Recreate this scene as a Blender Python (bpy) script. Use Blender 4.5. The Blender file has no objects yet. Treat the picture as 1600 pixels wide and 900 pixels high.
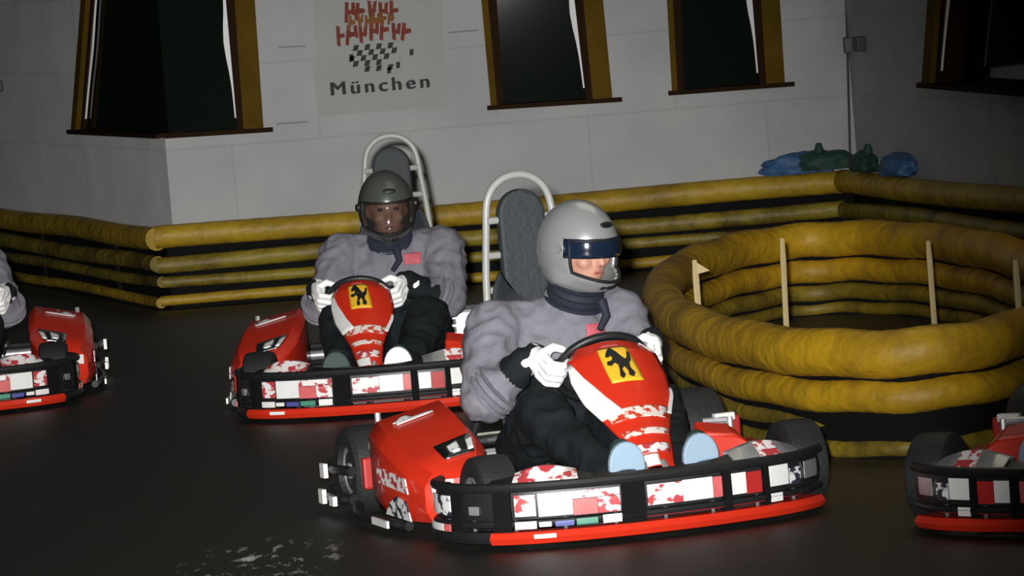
import bpy, bmesh, math, random
from mathutils import Vector, Matrix, noise
from mathutils.bvhtree import BVHTree
random.seed(7)
PI = math.pi
sc = bpy.context.scene
COL = sc.collection

# ------------------------------------------------------------------ camera
FPX, CAM_H = 7000.0, 1.7
PITCH, ROLL = math.atan(511 / FPX), math.atan(.082)
cam_d = bpy.data.cameras.new('camera')
cam_d.sensor_width = 36.0
cam_d.lens = 36.0 * FPX / 1600.0
cam_d.clip_end = 200
cam = bpy.data.objects.new('camera', cam_d)
COL.objects.link(cam)
cam.matrix_world = (Matrix.Translation((0, 0, CAM_H)) @ Matrix.Rotation(PI / 2 - PITCH, 4, 'X')
                    @ Matrix.Rotation(-ROLL, 4, 'Z'))
sc.camera = cam

# ------------------------------------------------------------------ light
world = bpy.data.worlds.new('world'); sc.world = world; world.use_nodes = True
world.node_tree.nodes['Background'].inputs[0].default_value = (.8, .95, 1, 1)
world.node_tree.nodes['Background'].inputs[1].default_value = .006
# the photographer's flash, beside and above the lens
fl = bpy.data.lights.new('flash', 'SPOT')
fl.energy = 13500; fl.shadow_soft_size = .06; fl.spot_size = math.radians(20); fl.spot_blend = 1.0
fl.color = (1, .985, .96)
flo = bpy.data.objects.new('flash', fl); COL.objects.link(flo)
flo.location = (-.12, -.05, 1.86)
flo.rotation_euler = (Vector((-.7, 16, .4)) - flo.location).to_track_quat('-Z', 'Y').to_euler()
# dim unseen area light, added above the track as fill
la = bpy.data.lights.new('unseen_overhead_fill', 'AREA'); la.energy = 25; la.size = 3; la.color = (1, .9, .7)
lao = bpy.data.objects.new('unseen_overhead_fill', la); COL.objects.link(lao); lao.location = (1.5, 16, 5)
vs = sc.view_settings
vs.view_transform = 'Standard'; vs.look = 'None'; vs.exposure = 0; vs.gamma = 1; vs.use_curve_mapping = False

# ------------------------------------------------------------------ picture point -> place
_c, _s = math.cos(ROLL), math.sin(ROLL)
_f = Vector((0, math.cos(PITCH), -math.sin(PITCH))); _d = Vector((0, -math.sin(PITCH), -math.cos(PITCH)))
CAMP = Vector((0, 0, CAM_H))
def ray(px, py):
    dx, dy = px - 800, py - 450
    return _f + Vector((1, 0, 0)) * ((dx * _c - dy * _s) / FPX) + _d * ((dx * _s + dy * _c) / FPX)
def at_z(px, py, z):
    d = ray(px, py); return CAMP + d * ((z - CAM_H) / d.z)
def at_y(px, py, y):
    d = ray(px, py); return CAMP + d * (y / d.y)
def at_plane(px, py, p, n):
    d = ray(px, py); return CAMP + d * ((p - CAMP).dot(n) / d.dot(n))

# ------------------------------------------------------------------ materials
def mat(name, col, rough=.5, metal=0, bump=0, bscale=50, var=0, vscale=6, coat=0, spec=.5, trans=0, alpha=1):
    m = bpy.data.materials.new(name); m.use_nodes = True
    nt = m.node_tree; b = nt.nodes['Principled BSDF']
    b.inputs['Base Color'].default_value = (*col, 1)
    b.inputs['Roughness'].default_value = rough
    b.inputs['Metallic'].default_value = metal
    b.inputs['Coat Weight'].default_value = coat
    b.inputs['Specular IOR Level'].default_value = spec
    if trans: b.inputs['Transmission Weight'].default_value = trans
    if alpha < 1: b.inputs['Alpha'].default_value = alpha
    tc = nt.nodes.new('ShaderNodeTexCoord')
    if var:
        n = nt.nodes.new('ShaderNodeTexNoise'); n.inputs['Scale'].default_value = vscale; n.inputs['Detail'].default_value = 6
        nt.links.new(tc.outputs['Object'], n.inputs['Vector'])
        mx = nt.nodes.new('ShaderNodeMixRGB')
        mx.inputs[1].default_value = (*[c * (1 - var) for c in col], 1)
        mx.inputs[2].default_value = (*[min(1, c * (1 + var)) for c in col], 1)
        nt.links.new(n.outputs['Fac'], mx.inputs[0]); nt.links.new(mx.outputs[0], b.inputs['Base Color'])
    if bump:
        n2 = nt.nodes.new('ShaderNodeTexNoise'); n2.inputs['Scale'].default_value = bscale; n2.inputs['Detail'].default_value = 4
        nt.links.new(tc.outputs['Object'], n2.inputs['Vector'])
        bp = nt.nodes.new('ShaderNodeBump'); bp.inputs['Strength'].default_value = bump; bp.inputs['Distance'].default_value = .01
        nt.links.new(n2.outputs['Fac'], bp.inputs['Height']); nt.links.new(bp.outputs[0], b.inputs['Normal'])
    return m
M = {}
M['red'] = mat('red_plastic', (.64, .030, .010), .4, var=.12, coat=.3)
M['red_dark'] = mat('scuffed_red_plastic', (.40, .018, .014), .5, var=.35, vscale=14)
M['white'] = mat('white_sticker', (.80, .80, .78), .4, var=.08, vscale=20)
M['pink'] = mat('faded_red_print', (.62, .12, .12), .5, var=.3, vscale=40)
def print_mat(name, c1, c2, thr=.52, sc_=(26, 26, 40)):
    m = bpy.data.materials.new(name); m.use_nodes = True; nt = m.node_tree; b = nt.nodes['Principled BSDF']
    b.inputs['Roughness'].default_value = .45
    tc = nt.nodes.new('ShaderNodeTexCoord'); mp = nt.nodes.new('ShaderNodeMapping'); mp.inputs['Scale'].default_value = sc_
    n = nt.nodes.new('ShaderNodeTexNoise'); n.inputs['Scale'].default_value = 1; n.inputs['Detail'].default_value = 3
    nt.links.new(tc.outputs['Object'], mp.inputs[0]); nt.links.new(mp.outputs[0], n.inputs['Vector'])
    cr = nt.nodes.new('ShaderNodeValToRGB'); cr.color_ramp.elements[0].position = thr - .02; cr.color_ramp.elements[1].position = thr + .03
    cr.color_ramp.elements[0].color = (*c1, 1); cr.color_ramp.elements[1].color = (*c2, 1)
    nt.links.new(n.outputs['Fac'], cr.inputs[0]); nt.links.new(cr.outputs[0], b.inputs['Base Color'])
    return m
M['print'] = print_mat('white_sticker_with_red_print', (.82, .80, .79), (.50, .05, .06))
M['print_dark'] = print_mat('white_sticker_with_dark_print', (.80, .80, .80), (.03, .03, .05))
M['band_print'] = print_mat('pale_band_with_red_print', (.80, .72, .66), (.60, .05, .02), .53, (40, 40, 60))
M['yellow'] = mat('yellow_badge', (.85, .50, .03), .4, var=.1)
M['black'] = mat('black_plastic', (.012, .013, .014), .45, var=.2)
M['rubber'] = mat('black_rubber', (.016, .018, .019), .6, bump=.3, bscale=80)
M['black_matte'] = mat('matte_black_rubber_and_shade', (.007, .007, .007), .9, spec=.1)
M['chrome'] = mat('polished_metal', (.62, .68, .68), .25, 1, bump=.2, bscale=30)
M['alu'] = mat('brushed_aluminium', (.55, .56, .58), .4, .7, var=.3, vscale=25)
M['frame'] = mat('white_frame_paint', (.31, .32, .30), .4, var=.12)
M['frame_black'] = mat('black_frame_paint', (.015, .016, .017), .4)
M['seat'] = mat('charcoal_seat_padding', (.022, .027, .031), .7, bump=.4, bscale=60)
M['blue'] = mat('blue_print', (.06, .07, .3), .5)
M['green'] = mat('green_print', (.05, .25, .16), .5)
M['jacket'] = mat('grey_jacket_cloth', (.175, .172, .200), .8, bump=.6, bscale=22, var=.15, vscale=9)
M['trousers'] = mat('black_trouser_cloth', (.009, .012, .014), .85, bump=.5, bscale=25, spec=.2)
M['collar'] = mat('navy_neck_cloth', (.012, .016, .03), .8, bump=.4, bscale=40)
M['skin'] = mat('skin', (.52, .27, .19), .5, var=.08, vscale=20)
M['glove'] = mat('white_glove_cloth', (.93, .94, .93), .8, bump=.4, bscale=90)
M['sole'] = mat('pale_blue_shoe_sole', (.30, .42, .54), .6, var=.08)
M['shoe'] = mat('dark_green_shoe', (.02, .05, .045), .6)
M['helmet'] = mat('silver_helmet_paint', (.46, .475, .47), .26, .5, var=.10, vscale=8)
M['helmet2'] = mat('grey_helmet_paint', (.12, .135, .12), .30, .5, var=.12, vscale=8)
M['visor'] = mat('blue_tinted_visor', (.008, .016, .036), .12, 0, coat=1)
M['visor2'] = mat('smoky_visor', (.035, .028, .025), .12, 0, alpha=.32)
M['eye'] = mat('eye', (.03, .02, .02), .3)
M['lip'] = mat('lips', (.35, .10, .09), .5)
M['patch'] = mat('faded_red_patch', (.50, .10, .13), .7, var=.4, vscale=60)
M['ochre'] = mat('ochre_window_wood', (.095, .056, .006), .8, var=.45, vscale=4, bump=.2, spec=.05)
M['brown'] = mat('dark_brown_window_wood', (.022, .011, .005), .8, var=.3, spec=.05)
M['glass'] = mat('dark_window_glass', (.006, .009, .007), .05, spec=.04)
M['curtain'] = mat('white_curtain_cloth', (.85, .85, .85), .8)
M['bluebag'] = mat('blue_tarpaulin', (.035, .10, .22), .6, var=.4, vscale=12, bump=.5, bscale=15)
M['greenbag'] = mat('dark_green_bag_cloth', (.012, .045, .030), .7, var=.3, vscale=12, bump=.5, bscale=15)
M['wood'] = mat('pale_stake_wood', (.56, .44, .22), .7, var=.15, vscale=15)
M['banner'] = mat('grey_painted_panel', (.34, .345, .33), .8, var=.1, vscale=5)
M['print_red'] = mat('brick_red_print', (.17, .028, .014), .8, var=.35, vscale=14)
M['print_orange'] = mat('orange_print', (.20, .07, .015), .8, var=.3, vscale=14)
M['print_black'] = mat('black_print', (.025, .027, .027), .8, var=.3, vscale=9)
M['conduit'] = mat('dark_conduit', (.05, .05, .05), .5)

def pipe_mat(name, c1, c2):
    m = bpy.data.materials.new(name); m.use_nodes = True; nt = m.node_tree; b = nt.nodes['Principled BSDF']
    b.inputs['Roughness'].default_value = .55
    tc = nt.nodes.new('ShaderNodeTexCoord')
    n = nt.nodes.new('ShaderNodeTexNoise'); n.inputs['Scale'].default_value = 3.2; n.inputs['Detail'].default_value = 8
    n.inputs['Roughness'].default_value = .7
    nt.links.new(tc.outputs['Object'], n.inputs['Vector'])
    cr = nt.nodes.new('ShaderNodeValToRGB'); cr.color_ramp.elements[0].position = .35; cr.color_ramp.elements[1].position = .6
    cr.color_ramp.elements[0].color = (*c2, 1); cr.color_ramp.elements[1].color = (*c1, 1)
    nt.links.new(n.outputs['Fac'], cr.inputs[0]); nt.links.new(cr.outputs[0], b.inputs['Base Color'])
    n2 = nt.nodes.new('ShaderNodeTexNoise'); n2.inputs['Scale'].default_value = 14
    nt.links.new(tc.outputs['Object'], n2.inputs['Vector'])
    bp = nt.nodes.new('ShaderNodeBump'); bp.inputs['Strength'].default_value = .5; bp.inputs['Distance'].default_value = .02
    nt.links.new(n2.outputs['Fac'], bp.inputs['Height']); nt.links.new(bp.outputs[0], b.inputs['Normal'])
    return m
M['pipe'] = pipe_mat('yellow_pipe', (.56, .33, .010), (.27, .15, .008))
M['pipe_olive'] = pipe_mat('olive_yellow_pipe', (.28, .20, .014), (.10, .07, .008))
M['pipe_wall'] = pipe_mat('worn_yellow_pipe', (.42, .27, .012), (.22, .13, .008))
M['pipe_wall_olive'] = pipe_mat('dark_olive_pipe', (.26, .20, .016), (.08, .05, .006))  # darker olive tone for the two middle pipes of each wall stack

def wall_mat(name, k):
    m = bpy.data.materials.new(name); m.use_nodes = True; nt = m.node_tree; b = nt.nodes['Principled BSDF']
    b.inputs['Roughness'].default_value = .85; b.inputs['Specular IOR Level'].default_value = .2
    tc = nt.nodes.new('ShaderNodeTexCoord')
    mp = nt.nodes.new('ShaderNodeMapping'); mp.inputs['Rotation'].default_value = (PI / 2, 0, 0)
    nt.links.new(tc.outputs['Object'], mp.inputs[0])
    br = nt.nodes.new('ShaderNodeTexBrick')
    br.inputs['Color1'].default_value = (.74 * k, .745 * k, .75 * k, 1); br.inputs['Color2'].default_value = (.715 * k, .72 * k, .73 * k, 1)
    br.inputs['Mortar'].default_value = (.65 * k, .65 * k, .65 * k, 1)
    br.inputs['Scale'].default_value = 1; br.inputs['Brick Width'].default_value = .95; br.inputs['Row Height'].default_value = .42
    br.inputs['Mortar Size'].default_value = .008; br.inputs['Mortar Smooth'].default_value = .6
    nt.links.new(mp.outputs[0], br.inputs['Vector'])
    n = nt.nodes.new('ShaderNodeTexNoise'); n.inputs['Scale'].default_value = 2.5; n.inputs['Detail'].default_value = 7
    nt.links.new(tc.outputs['Object'], n.inputs['Vector'])
    mx = nt.nodes.new('ShaderNodeMixRGB'); mx.blend_type = 'MULTIPLY'; mx.inputs[0].default_value = 1
    cr = nt.nodes.new('ShaderNodeValToRGB'); cr.color_ramp.elements[0].position = .3; cr.color_ramp.elements[1].position = .7
    cr.color_ramp.elements[0].color = (.84, .85, .87, 1); cr.color_ramp.elements[1].color = (1, 1, .98, 1)
    nt.links.new(n.outputs['Fac'], cr.inputs[0])
    nt.links.new(br.outputs['Color'], mx.inputs[1]); nt.links.new(cr.outputs[0], mx.inputs[2])
    nt.links.new(mx.outputs[0], b.inputs['Base Color'])
    bp = nt.nodes.new('ShaderNodeBump'); bp.inputs['Strength'].default_value = .08; bp.inputs['Distance'].default_value = .01
    nt.links.new(br.outputs['Color'], bp.inputs['Height']); nt.links.new(bp.outputs[0], b.inputs['Normal'])
    return m
def floor_mat():
    m = bpy.data.materials.new('dark_rubbered_asphalt'); m.use_nodes = True; nt = m.node_tree; b = nt.nodes['Principled BSDF']
    tc = nt.nodes.new('ShaderNodeTexCoord')
    n = nt.nodes.new('ShaderNodeTexNoise'); n.inputs['Scale'].default_value = 1.2; n.inputs['Detail'].default_value = 9
    nt.links.new(tc.outputs['Object'], n.inputs['Vector'])
    cr = nt.nodes.new('ShaderNodeValToRGB')
    cr.color_ramp.elements[0].color = (.008, .010, .007, 1); cr.color_ramp.elements[1].color = (.015, .017, .012, 1)
    nt.links.new(n.outputs['Fac'], cr.inputs[0])
    # pale flecks painted in for the glints off wet spots
    n3 = nt.nodes.new('ShaderNodeTexNoise'); n3.inputs['Scale'].default_value = 16; n3.inputs['Detail'].default_value = 4; n3.inputs['Roughness'].default_value = .65
    mp = nt.nodes.new('ShaderNodeMapping'); mp.inputs['Scale'].default_value = (1, .3, 1)
    nt.links.new(tc.outputs['Object'], mp.inputs[0]); nt.links.new(mp.outputs[0], n3.inputs['Vector'])
    th = nt.nodes.new('ShaderNodeMapRange'); th.inputs['From Min'].default_value = .56; th.inputs['From Max'].default_value = .64
    nt.links.new(n3.outputs['Fac'], th.inputs['Value'])
    c = at_z(415, 880, 0)
    vm = nt.nodes.new('ShaderNodeVectorMath'); vm.operation = 'DISTANCE'; vm.inputs[1].default_value = (c.x, c.y * .45, 0)
    mp2 = nt.nodes.new('ShaderNodeMapping'); mp2.inputs['Scale'].default_value = (1, .45, 1)
    nt.links.new(tc.outputs['Object'], mp2.inputs[0]); nt.links.new(mp2.outputs[0], vm.inputs[0])
    fa = nt.nodes.new('ShaderNodeMapRange'); fa.inputs['From Min'].default_value = .28; fa.inputs['From Max'].default_value = .08
    nt.links.new(vm.outputs['Value'], fa.inputs['Value'])
    mu = nt.nodes.new('ShaderNodeMath'); mu.operation = 'MULTIPLY'
    nt.links.new(th.outputs[0], mu.inputs[0]); nt.links.new(fa.outputs[0], mu.inputs[1])
    mx = nt.nodes.new('ShaderNodeMixRGB'); mx.inputs[2].default_value = (.75, .78, .72, 1)
    nt.links.new(mu.outputs[0], mx.inputs[0]); nt.links.new(cr.outputs[0], mx.inputs[1])
    nt.links.new(mx.outputs[0], b.inputs['Base Color'])
    b.inputs['Roughness'].default_value = .55
    n2 = nt.nodes.new('ShaderNodeTexNoise'); n2.inputs['Scale'].default_value = 55; n2.inputs['Detail'].default_value = 5
    nt.links.new(tc.outputs['Object'], n2.inputs['Vector'])
    bp = nt.nodes.new('ShaderNodeBump'); bp.inputs['Strength'].default_value = .35; bp.inputs['Distance'].default_value = .006
    nt.links.new(n2.outputs['Fac'], bp.inputs['Height']); nt.links.new(bp.outputs[0], b.inputs['Normal'])
    return m
M['wall'] = wall_mat('grey_white_painted_block_wall', .58); M['wall_lightened'] = wall_mat('light_compensated_block_wall', 1.15); M['floor'] = floor_mat()  # left wall colour lightened to make up for its grazing light

# ------------------------------------------------------------------ mesh helpers
def link(name, me, m, parent=None, smooth=True):
    o = bpy.data.objects.new(name, me); COL.objects.link(o)
    if m is not None:
        for x in (m if isinstance(m, (list, tuple)) else [m]): me.materials.append(x)
    if smooth:
        for p in me.polygons: p.use_smooth = True
        me.set_sharp_from_angle(angle=math.radians(38))
    if parent is not None: o.parent = parent
    return o
def fin(name, bm, m, parent=None, smooth=True, bevel=0):
    bmesh.ops.recalc_face_normals(bm, faces=bm.faces[:])
    me = bpy.data.meshes.new(name); bm.to_mesh(me); bm.free()
    o = link(name, me, m, parent, smooth)
    if bevel:
        b = o.modifiers.new('bevel', 'BEVEL'); b.width = bevel; b.segments = 2; b.limit_method = 'ANGLE'
    return o
def prism(bm, pts, d):
    """closed prism: polygon pts (Vectors) extruded by vector d"""
    a = [bm.verts.new(p) for p in pts]; b = [bm.verts.new(Vector(p) + Vector(d)) for p in pts]
    bm.faces.new(a); bm.faces.new(b[::-1])
    n = len(a)
    for i in range(n): bm.faces.new((a[i], b[i], b[(i + 1) % n], a[(i + 1) % n]))
def box(bm, c, s, R=None):
    R = R or Matrix.Identity(3); c = Vector(c)
    v = [bm.verts.new(c + R @ Vector((x * s[0] / 2, y * s[1] / 2, z * s[2] / 2))) for x in (-1, 1) for y in (-1, 1) for z in (-1, 1)]
    for f in ((0, 1, 3, 2), (4, 6, 7, 5), (0, 4, 5, 1), (2, 3, 7, 6), (0, 2, 6, 4), (1, 5, 7, 3)): bm.faces.new([v[i] for i in f])
def tube(bm, pts, r, n=12, closed=False, corr=0):
    pts = [Vector(p) for p in pts]; N = len(pts); rings = []
    up = None
    for i, p in enumerate(pts):
        a = pts[(i - 1) % N] if (closed or i > 0) else p
        b = pts[(i + 1) % N] if (closed or i < N - 1) else p
        t = (b - a).normalized()
        if up is None:
            up = Vector((0, 0, 1)) if abs(t.z) < .9 else Vector((1, 0, 0))
        s = t.cross(up).normalized(); u = s.cross(t).normalized(); up = u
        rr = (r[i] if isinstance(r, (list, tuple)) else r) * (1 + (corr if i % 2 else -corr))
        rings.append([bm.verts.new(p + s * math.cos(2 * PI * k / n) * rr + u * math.sin(2 * PI * k / n) * rr) for k in range(n)])
    for i in range(N if closed else N - 1):
        A, B = rings[i], rings[(i + 1) % N]
        for k in range(n): bm.faces.new((A[k], A[(k + 1) % n], B[(k + 1) % n], B[k]))
    if not closed:
        bm.faces.new(rings[0]); bm.faces.new(rings[-1][::-1])
def smooth_path(pts, n=8):
    """Catmull-Rom through pts"""
    P = [Vector(p) for p in pts]; out = []
    for i in range(len(P) - 1):
        p0 = P[max(i - 1, 0)]; p1 = P[i]; p2 = P[i + 1]; p3 = P[min(i + 2, len(P) - 1)]
        for k in range(n):
            t = k / n
            out.append(.5 * ((2 * p1) + (p2 - p0) * t + (2 * p0 - 5 * p1 + 4 * p2 - p3) * t * t + (3 * p1 - p0 - 3 * p2 + p3) * t ** 3))
    out.append(P[-1]); return out
def lathe_x(bm, prof, c, n=32):
    """profile [(x, r)] turned about the x axis through c"""
    c = Vector(c); rings = []
    for x, r in prof:
        rings.append([bm.verts.new(c + Vector((x, r * math.cos(2 * PI * k / n), r * math.sin(2 * PI * k / n)))) for k in range(n)])
    for A, B in zip(rings, rings[1:]):
        for k in range(n): bm.faces.new((A[k], A[(k + 1) % n], B[(k + 1) % n], B[k]))
    bm.faces.new(rings[0]); bm.faces.new(rings[-1][::-1])
def thing(name, label, cat, loc=(0, 0, 0), rz=0, group=None):
    o = bpy.data.objects.new(name, None); COL.objects.link(o); o.empty_display_size = .1
    o.location = loc; o.rotation_euler = (0, 0, rz); o['label'] = label; o['category'] = cat
    if group: o['group'] = group
    return o
def tag(o, label, cat, group=None):
    o['label'] = label; o['category'] = cat
    if group: o['group'] = group
    return o
def struct(name, bm, m, parent=None, smooth=False):
    o = fin(name, bm, m, parent, smooth)
    if parent is None: o['kind'] = 'structure'
    return o
def copy_tree(o, parent=None):
    c = o.copy(); COL.objects.link(c)
    if parent is not None: c.parent = parent
    for ch in list(o.children): copy_tree(ch, c)
    return c

# ================================================================== SETTING
C1 = at_z(265, 485, 0)                        # foot of the left corner
W = C1.y + .15                                # back wall plane
WL = at_y(265, 300, W); XL = WL.x
XR = at_y(1335, 200, W).x
# side walls: directions read off the barrier top line
pL = at_z(0, 325, .42); dL = Vector((pL.x - XL, pL.y - W, 0)).normalized()
pR = at_z(1600, 276, .48); dR = Vector((pR.x - XR, pR.y - W, 0)).normalized()
nB = Vector((0, -1, 0))
nL = Vector((dL.y, -dL.x, 0)); nL = nL if nL.y < 0 else -nL
nR = Vector((dR.y, -dR.x, 0)); nR = nR if nR.y < 0 else -nR
if nR.x > 0 and nR.y > 0: nR = -nR
PL, PB, PR = Vector((XL, W, 0)), Vector((0, W, 0)), Vector((XR, W, 0))
TOP = 2.9
def on(px, py, which):
    p, n = {'L': (PL, nL), 'B': (PB, nB), 'R': (PR, nR)}[which]
    return at_plane(px, py, p, n)
NRM = {'L': nL, 'B': nB, 'R': nR}
bm = bmesh.new()
box(bm, (0, 18, -.05), (30, 50, .1)); struct('floor', bm, M['floor'])

def extend(a, b, z):
    t = (z - a.z) / (b.z - a.z); return a + (b - a) * t
# window opening outlines: (wall, bottom-left px, bottom-right px, top-left px, top-right px)
WTOP = 1.95
def opening(which, bl, br, tl, tr):
    BL, BR = on(*bl, which), on(*br, which)
    zb = (BL.z + BR.z) / 2; 
    TL, TR = on(*tl, which), on(*tr, which)
    TL = extend(BL, TL, WTOP); TR = extend(BR, TR, WTOP)
    return [BL, BR, TR, TL]
op1L = opening('L', (118, 205), (265, 212), (134, 0), (265, 0))
op1B = opening('B', (265, 212), (412, 203), (265, 0), (398, 0))
for k in (1, 2): op1L[k] = Vector((XL, W, op1L[k].z))
for k in (0, 3): op1B[k] = Vector((XL, W, op1B[k].z))
op2 = opening('B', (767, 168), (957, 156), (752, 0), (942, 0))
op3 = opening('B', (1050, 145), (1226, 132), (1042, 0), (1218, 0))
op4 = opening('R', (1448, 132), (1640, 148), (1458, 0), (1648, 0))

TH = .25
def wall_with_openings(name, A, B, ops, n):
    """wall from floor point A to B (left to right as seen), openings in order"""
    bm = bmesh.new(); d = -n * TH
    zs = min(o[0].z for o in ops) if ops else 1
    def P(p, z): return Vector((p.x, p.y, z))
    cur_b, cur_t = P(A, 0), P(A, TOP)
    pb = [P(A, 0)]
    # below / above strips per opening and piers between
    last_bot = P(A, 0); last_top = P(A, TOP); lo = None
    left_b, left_t = None, None
    for o in ops:
        BL, BR, TR, TL = o
        # pier left of opening
        if lo is None: q = [P(A, 0), P(BL, 0), BL, TL, P(TL, TOP), P(A, TOP)]
        else: q = [P(lo[1], 0), P(BL, 0), BL, TL, P(TL, TOP), P(lo[2], TOP), lo[2], lo[1]]
        if (q[0] - q[1]).length > .02 or (q[-1] - q[4]).length > .02: prism(bm, q, d)
        prism(bm, [P(BL, 0), P(BR, 0), BR, BL], d)
        prism(bm, [TL, TR, P(TR, TOP), P(TL, TOP)], d)
        lo = o
    if lo is None: prism(bm, [P(A, 0), P(B, 0), P(B, TOP), P(A, TOP)], d)
    elif (Vector((B.x, B.y, 0)) - Vector((lo[1].x, lo[1].y, 0))).length > .05:
        prism(bm, [P(lo[1], 0), P(B, 0), P(B, TOP), P(lo[2], TOP), lo[2], lo[1]], d)
    return struct(name, bm, M['wall_lightened' if name == 'wall_left' else 'wall'])
farL = PL + dL * 11; farR = PR + dR * 9
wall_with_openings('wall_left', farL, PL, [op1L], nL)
wall_with_openings('wall_back', PL, PR, [op1B, op2, op3], nB)
wall_with_openings('wall_right', PR, farR, [op4], nR)

# ---- windows
def strip(bm, a0, a1, b0, b1, n, out, depth):
    """board: a0-a1 one long edge, b0-b1 the other, front face 'out' in front of wall, going back 'depth'"""
    prism(bm, [a0 + n * out, b0 + n * out, b1 + n * out, a1 + n * out], -n * depth)
def lerp(a, b, t): return a + (b - a) * t
MLc = (nL + nB) / (1 + nL.dot(nB))
def window(name, ops, jl=.035, jr=.105, curtains=('R',)):
    root = bpy.data.objects.new(name, None); COL.objects.link(root); root['kind'] = 'structure'; root['label'] = WLAB[name]
    for idx, (o, which) in enumerate(ops):
        n = NRM[which]; BL, BR, TR, TL = o
        wv = (BR - BL).normalized(); wd = (BR - BL).length
        first, last = idx == 0, idx == len(ops) - 1
        bm = bmesh.new()
        dp = .03 if len(ops) > 1 else .13
        e_ = (MLc - n) * -dp if len(ops) > 1 else Vector()
        aL, aR = (e_, Vector()) if not first else (Vector(), e_ if len(ops) > 1 else Vector())
        prism(bm, [BL - n * dp + aL, BR - n * dp + aR, TR - n * dp + aR, TL - n * dp + aL], -n * .02)
        fin('pane', bm, M['glass'], root, False)
        bm = bmesh.new()                                     # dark sill board
        L0 = BL - wv * (.02 if first else 0); R0 = BR + wv * (.05 if last else 0)
        z = Vector((0, 0, 1))
        prism(bm, [L0 + n * .05 - z * .012, R0 + n * .05 - z * .012, R0 + n * .05 + z * .012, L0 + n * .05 + z * .012], -n * .21)
        fin('window_sill', bm, M['brown'], root, False)
        bm = bmesh.new()
        strip(bm, TL - z * .08, TR - z * .08, TL, TR, n, .02, .16)
        fin('window_head', bm, M['ochre'], root, False)
        def jamb(edge_b, edge_t, sgn, w, mirror):
            # casing, dark brown sash and pale curtain edge
            b2, t2 = edge_b - wv * sgn * w, edge_t - wv * sgn * w
            bm = bmesh.new(); prism(bm, [edge_b + n * .03, b2 + n * .03, t2 + n * .03, edge_t + n * .03], -n * .18)
            fin('window_frame', bm, M['ochre'], root, False)
            b3, t3 = b2 - wv * sgn * .035, t2 - wv * sgn * .055
            bm = bmesh.new(); prism(bm, [b2 + n * .0, b3 + n * .0, t3 + n * .0, t2 + n * .0], -n * .15)
            fin('window_sash', bm, M['brown'], root, False)
            if mirror:
                bm = bmesh.new(); pts_a, pts_b = [], []
                zz0, zz1 = .07, 1.0
                for k in range(13):
                    t = k / 12; p = lerp(b3, t3, zz0 + t * (zz1 - zz0)) - n * .012
                    w_ = .008 + .022 * math.exp(-((t - .42) / .16) ** 2) + .006 * t
                    pts_a.append(p + wv * sgn * .004); pts_b.append(p - wv * sgn * w_)
                prism(bm, pts_a + pts_b[::-1], -n * .01)
                fin('curtain', bm, M['curtain'], root, False)
        if last: jamb(BR, TR, 1, jr, 'R' in curtains)
        if first: jamb(BL, TL, -1, jl, 'L' in curtains)
    return root
WLAB = {'window_1': 'wide dark window wrapping the left wall corner, ochre wood frames both sides',
        'window_2': 'dark window right of the painted panel, ochre wood frame',
        'window_3': 'dark window between the middle window and the corner conduit',
        'window_4': 'dark window on the right wall at the picture edge'}
window('window_1', [(op1L, 'L'), (op1B, 'B')], jl=.12, jr=.105, curtains=('R', 'L'))
window('window_2', [(op2, 'B')])
window('window_3', [(op3, 'B')], jl=.03, jr=.10)
window('window_4', [(op4, 'R')], jl=.13, jr=.05, curtains=('L',))

# ---- painted panel with the logo and the town name
def wall_poly(bm, pts, out=.004, which='B', d=.003):
    prism(bm, [on(x, y, which) + NRM[which] * (out + d) for x, y in pts], -NRM[which] * d)
pan = thing('wall_banner', 'grey banner on the back wall with red logo, black checks and town name', 'banner', on(600, 170, 'B'))
bm = bmesh.new()
a, b = on(498, 182, 'B'), on(698, 166, 'B'); c = extend(b, on(690, 0, 'B'), 1.75); d = extend(a, on(490, 0, 'B'), 1.75)
prism(bm, [p + nB * .004 for p in (a, b, c, d)], -nB * .006)
def into(o, root):
    bpy.context.view_layer.update(); o.parent = root; o.matrix_parent_inverse = root.matrix_world.inverted()
into(fin('sheet', bm, M['banner'], None, False), pan)
def glyph_row(rows, mats, seed):
    rnd = random.Random(seed)
    for (x0, x1, y0, y1, n, arc) in rows:
        bm = bmesh.new()
        for k in range(n):
            t = (k + .5) / n; x = x0 + (x1 - x0) * t; w = (x1 - x0) / n * .44
            yy = arc * (2 * t - 1) ** 2
            h0, h1 = y0 + yy - (t - .5) * 6 + rnd.uniform(-3, 3), y1 + yy - (t - .5) * 6 + rnd.uniform(-3, 3)
            s = w * .75; sk = rnd.uniform(-3, 3); m0 = (h0 + h1) / 2
            # broken, blotchy strokes, as worn as in the photo
            wall_poly(bm, [(x - w, h0), (x - w + s, h0 + 1), (x - w + s + sk, h1), (x - w + sk, h1 - 2)], .0016 + seed * .0008)
            if rnd.random() < .7: wall_poly(bm, [(x + w - s, h0 + 2), (x + w, h0), (x + w - sk, m0 + 5), (x + w - s - sk, m0 + 3)], .002 + seed * .0008)
            wall_poly(bm, [(x - w, m0 - 3 + sk), (x + w * .7, m0 - 5), (x + w * .9, m0 + 1), (x - w * .6, m0 + 4)], .0022 + seed * .0008 + k * .00003)
        into(fin('logo_print', bm, mats, None, False), pan)
glyph_row([(538, 625, 2, 34, 5, 0)], M['print_red'], 3)
glyph_row([(524, 645, 34, 66, 7, 4)], M['print_red'], 5)
glyph_row([(545, 618, 22, 44, 6, 0)], M['print_orange'], 8)
bm = bmesh.new()
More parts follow.
